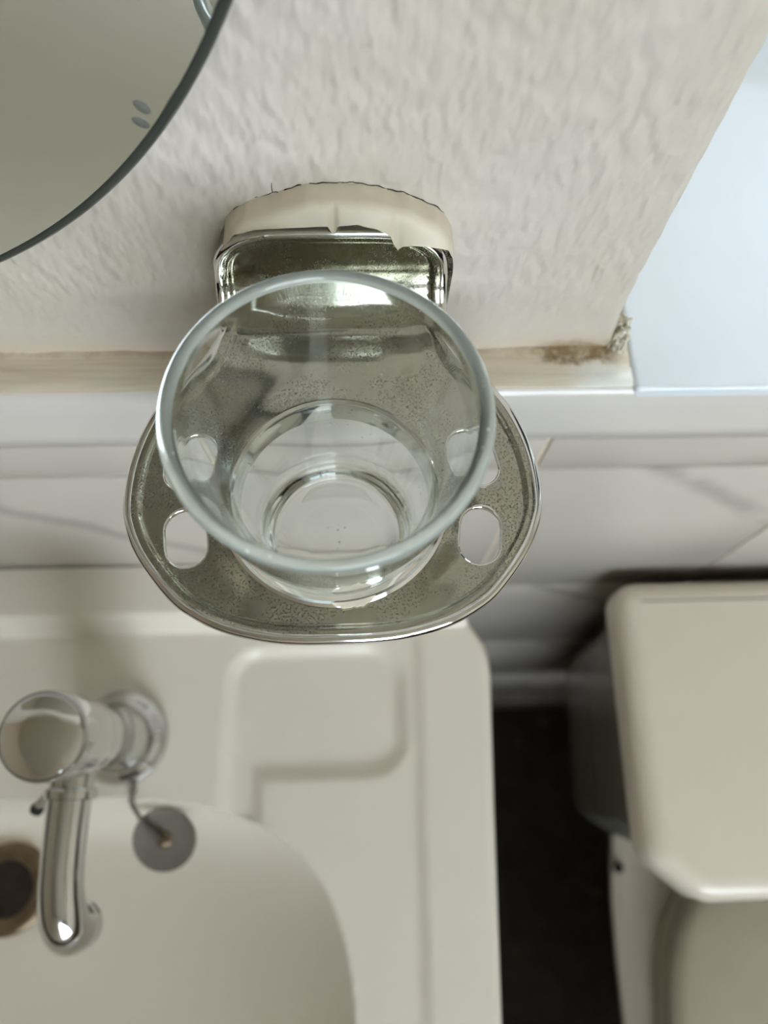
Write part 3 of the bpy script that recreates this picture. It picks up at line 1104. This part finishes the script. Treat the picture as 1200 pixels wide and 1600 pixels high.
bm = bmesh.new()
dist_acc = 0.0; nxt = 0.0; idx = 0
for a, b in zip(ch, ch[1:]):
    seg_l = (b - a).length
    while nxt <= dist_acc + seg_l:
        p = a.lerp(b, (nxt - dist_acc) / seg_l)
        d = (b - a).normalized(); uu, vv, _ = frame_of(d)
        s_ = uu if idx % 2 else vv
        add_tube(bm, [p + d * math.cos(q) * 0.0019 + s_ * math.sin(q) * 0.0014 for q in np.linspace(0, 2 * math.pi, 13)[:-1]], 0.0006, 6, True)
        nxt += 0.0028; idx += 1
    dist_acc += seg_l
mesh_obj('chain', bm, M_PLUG, plug)

# ------------------------------------------------------------------ toilet
TCX = 0.445
toi = empty('toilet', (TCX, 0.0, 0), 'cream close-coupled toilet right of the basin', 'toilet')


def mirror_outline(left):
    return [(x, y) for x, y in left] + [(2 * TCX - x, y) for x, y in reversed(left)]


def ccw(o):
    a = sum(o[i][0] * o[(i + 1) % len(o)][1] - o[(i + 1) % len(o)][0] * o[i][1] for i in range(len(o)))
    return o if a > 0 else o[::-1]


def loft(bm, rings, cap=True):
    rs = [[bm.verts.new(p) for p in r] for r in rings]
    for a, b in zip(rs, rs[1:]):
        m = len(a)
        for i in range(m):
            bm.faces.new((a[i], a[(i + 1) % m], b[(i + 1) % m], b[i]))
    if cap:
        bm.faces.new(rs[0][::-1]); bm.faces.new(rs[-1])
    return bm


def inset(o, d):
    """move each outline point inwards towards its local normal"""
    m = len(o); out = []
    for i in range(m):
        a = Vector(o[i - 1]); b = Vector(o[(i + 1) % m])
        t_ = (b - a)
        if t_.length < 1e-9:
            out.append(o[i]); continue
        t_.normalize()
        out.append((o[i][0] - t_.y * d, o[i][1] + t_.x * d))
    return out


LZ = 0.805
left = [(0.1660, 0.1270), (0.1618, -0.0340), (0.1900, -0.0580)]
o_l = ccw(round_poly(mirror_outline(left), [0.016, 0.022, 0.022, 0.022, 0.022, 0.016], 8))
rings = []
for d, z in ((0.006, LZ - 0.030), (0.0, LZ - 0.028), (0.0, LZ - 0.012), (0.0015, LZ - 0.006), (0.005, LZ - 0.0022), (0.010, LZ - 0.0004), (0.014, LZ)):
    rings.append([(x, y, z) for x, y in inset(o_l, d)])
bm = bmesh.new(); loft(bm, rings)
mesh_obj('cistern_lid', bm, M_CERAMIC2, toi, auto=50)
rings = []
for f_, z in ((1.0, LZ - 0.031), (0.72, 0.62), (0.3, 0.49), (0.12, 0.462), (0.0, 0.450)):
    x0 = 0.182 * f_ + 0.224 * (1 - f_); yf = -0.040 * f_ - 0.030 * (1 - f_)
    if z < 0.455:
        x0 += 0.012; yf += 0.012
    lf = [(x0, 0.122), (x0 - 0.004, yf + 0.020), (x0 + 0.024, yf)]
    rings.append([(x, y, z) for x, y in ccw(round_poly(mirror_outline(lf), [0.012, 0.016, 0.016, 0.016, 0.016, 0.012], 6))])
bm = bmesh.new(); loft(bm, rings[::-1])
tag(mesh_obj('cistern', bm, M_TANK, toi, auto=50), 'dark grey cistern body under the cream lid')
# flush handle is out of view; pan: rear shelf, foot and bowl in one casting
def egg(xh, yb, yf, z, n=56, back=3.2):
    out = []
    yc = (yb + yf) / 2
    for k in range(n):
        a = 2 * math.pi * k / n
        c, s = math.cos(a), math.sin(a)
        e = back if s > 0 else 2.0
        px = math.copysign(abs(c) ** (2 / e), c); py = math.copysign(abs(s) ** (2 / e), s)
        out.append((TCX + xh * px, yc + (yb - yf) / 2 * py, z))
    return out


bm = bmesh.new()
loft(bm, [egg(0.060, 0.02, -0.36, 0.0), egg(0.058, 0.02, -0.36, 0.03), egg(0.066, 0.03, -0.36, 0.12), egg(0.105, 0.05, -0.43, 0.22), egg(0.158, 0.085, -0.51, 0.32), egg(0.188, 0.09, -0.545, 0.385), egg(0.191, 0.09, -0.55, 0.403), egg(0.180, 0.085, -0.545, 0.410)])
mesh_obj('pan', bm, M_CERAMIC2, toi, auto=60)
bm = bmesh.new()
loft(bm, [egg(0.160, -0.063, -0.560, 0.411, back=3.4), egg(0.168, -0.058, -0.568, 0.418, back=3.4), egg(0.168, -0.058, -0.568, 0.432, back=3.4), egg(0.164, -0.063, -0.563, 0.437, back=3.4)])
mesh_obj('seat', bm, M_SEAT, toi, auto=60)
bm = bmesh.new()
loft(bm, [egg(0.158, -0.066, -0.556, 0.438, back=3.4), egg(0.166, -0.060, -0.564, 0.444, back=3.4), egg(0.164, -0.062, -0.562, 0.454, back=3.4), egg(0.152, -0.073, -0.550, 0.461, back=3.4), egg(0.10, -0.14, -0.48, 0.464, back=3.4)])
mesh_obj('seat_lid', bm, M_SEAT, toi, auto=60)
lathe('screw_hole', [(0, 0.0010), (0.004, 0.0010), (0.0052, 0.0004), (0.0052, -0.002)], M_DARK, toi, (0.2655, -0.0700, 0.4108), (0, 0, 1), 20)
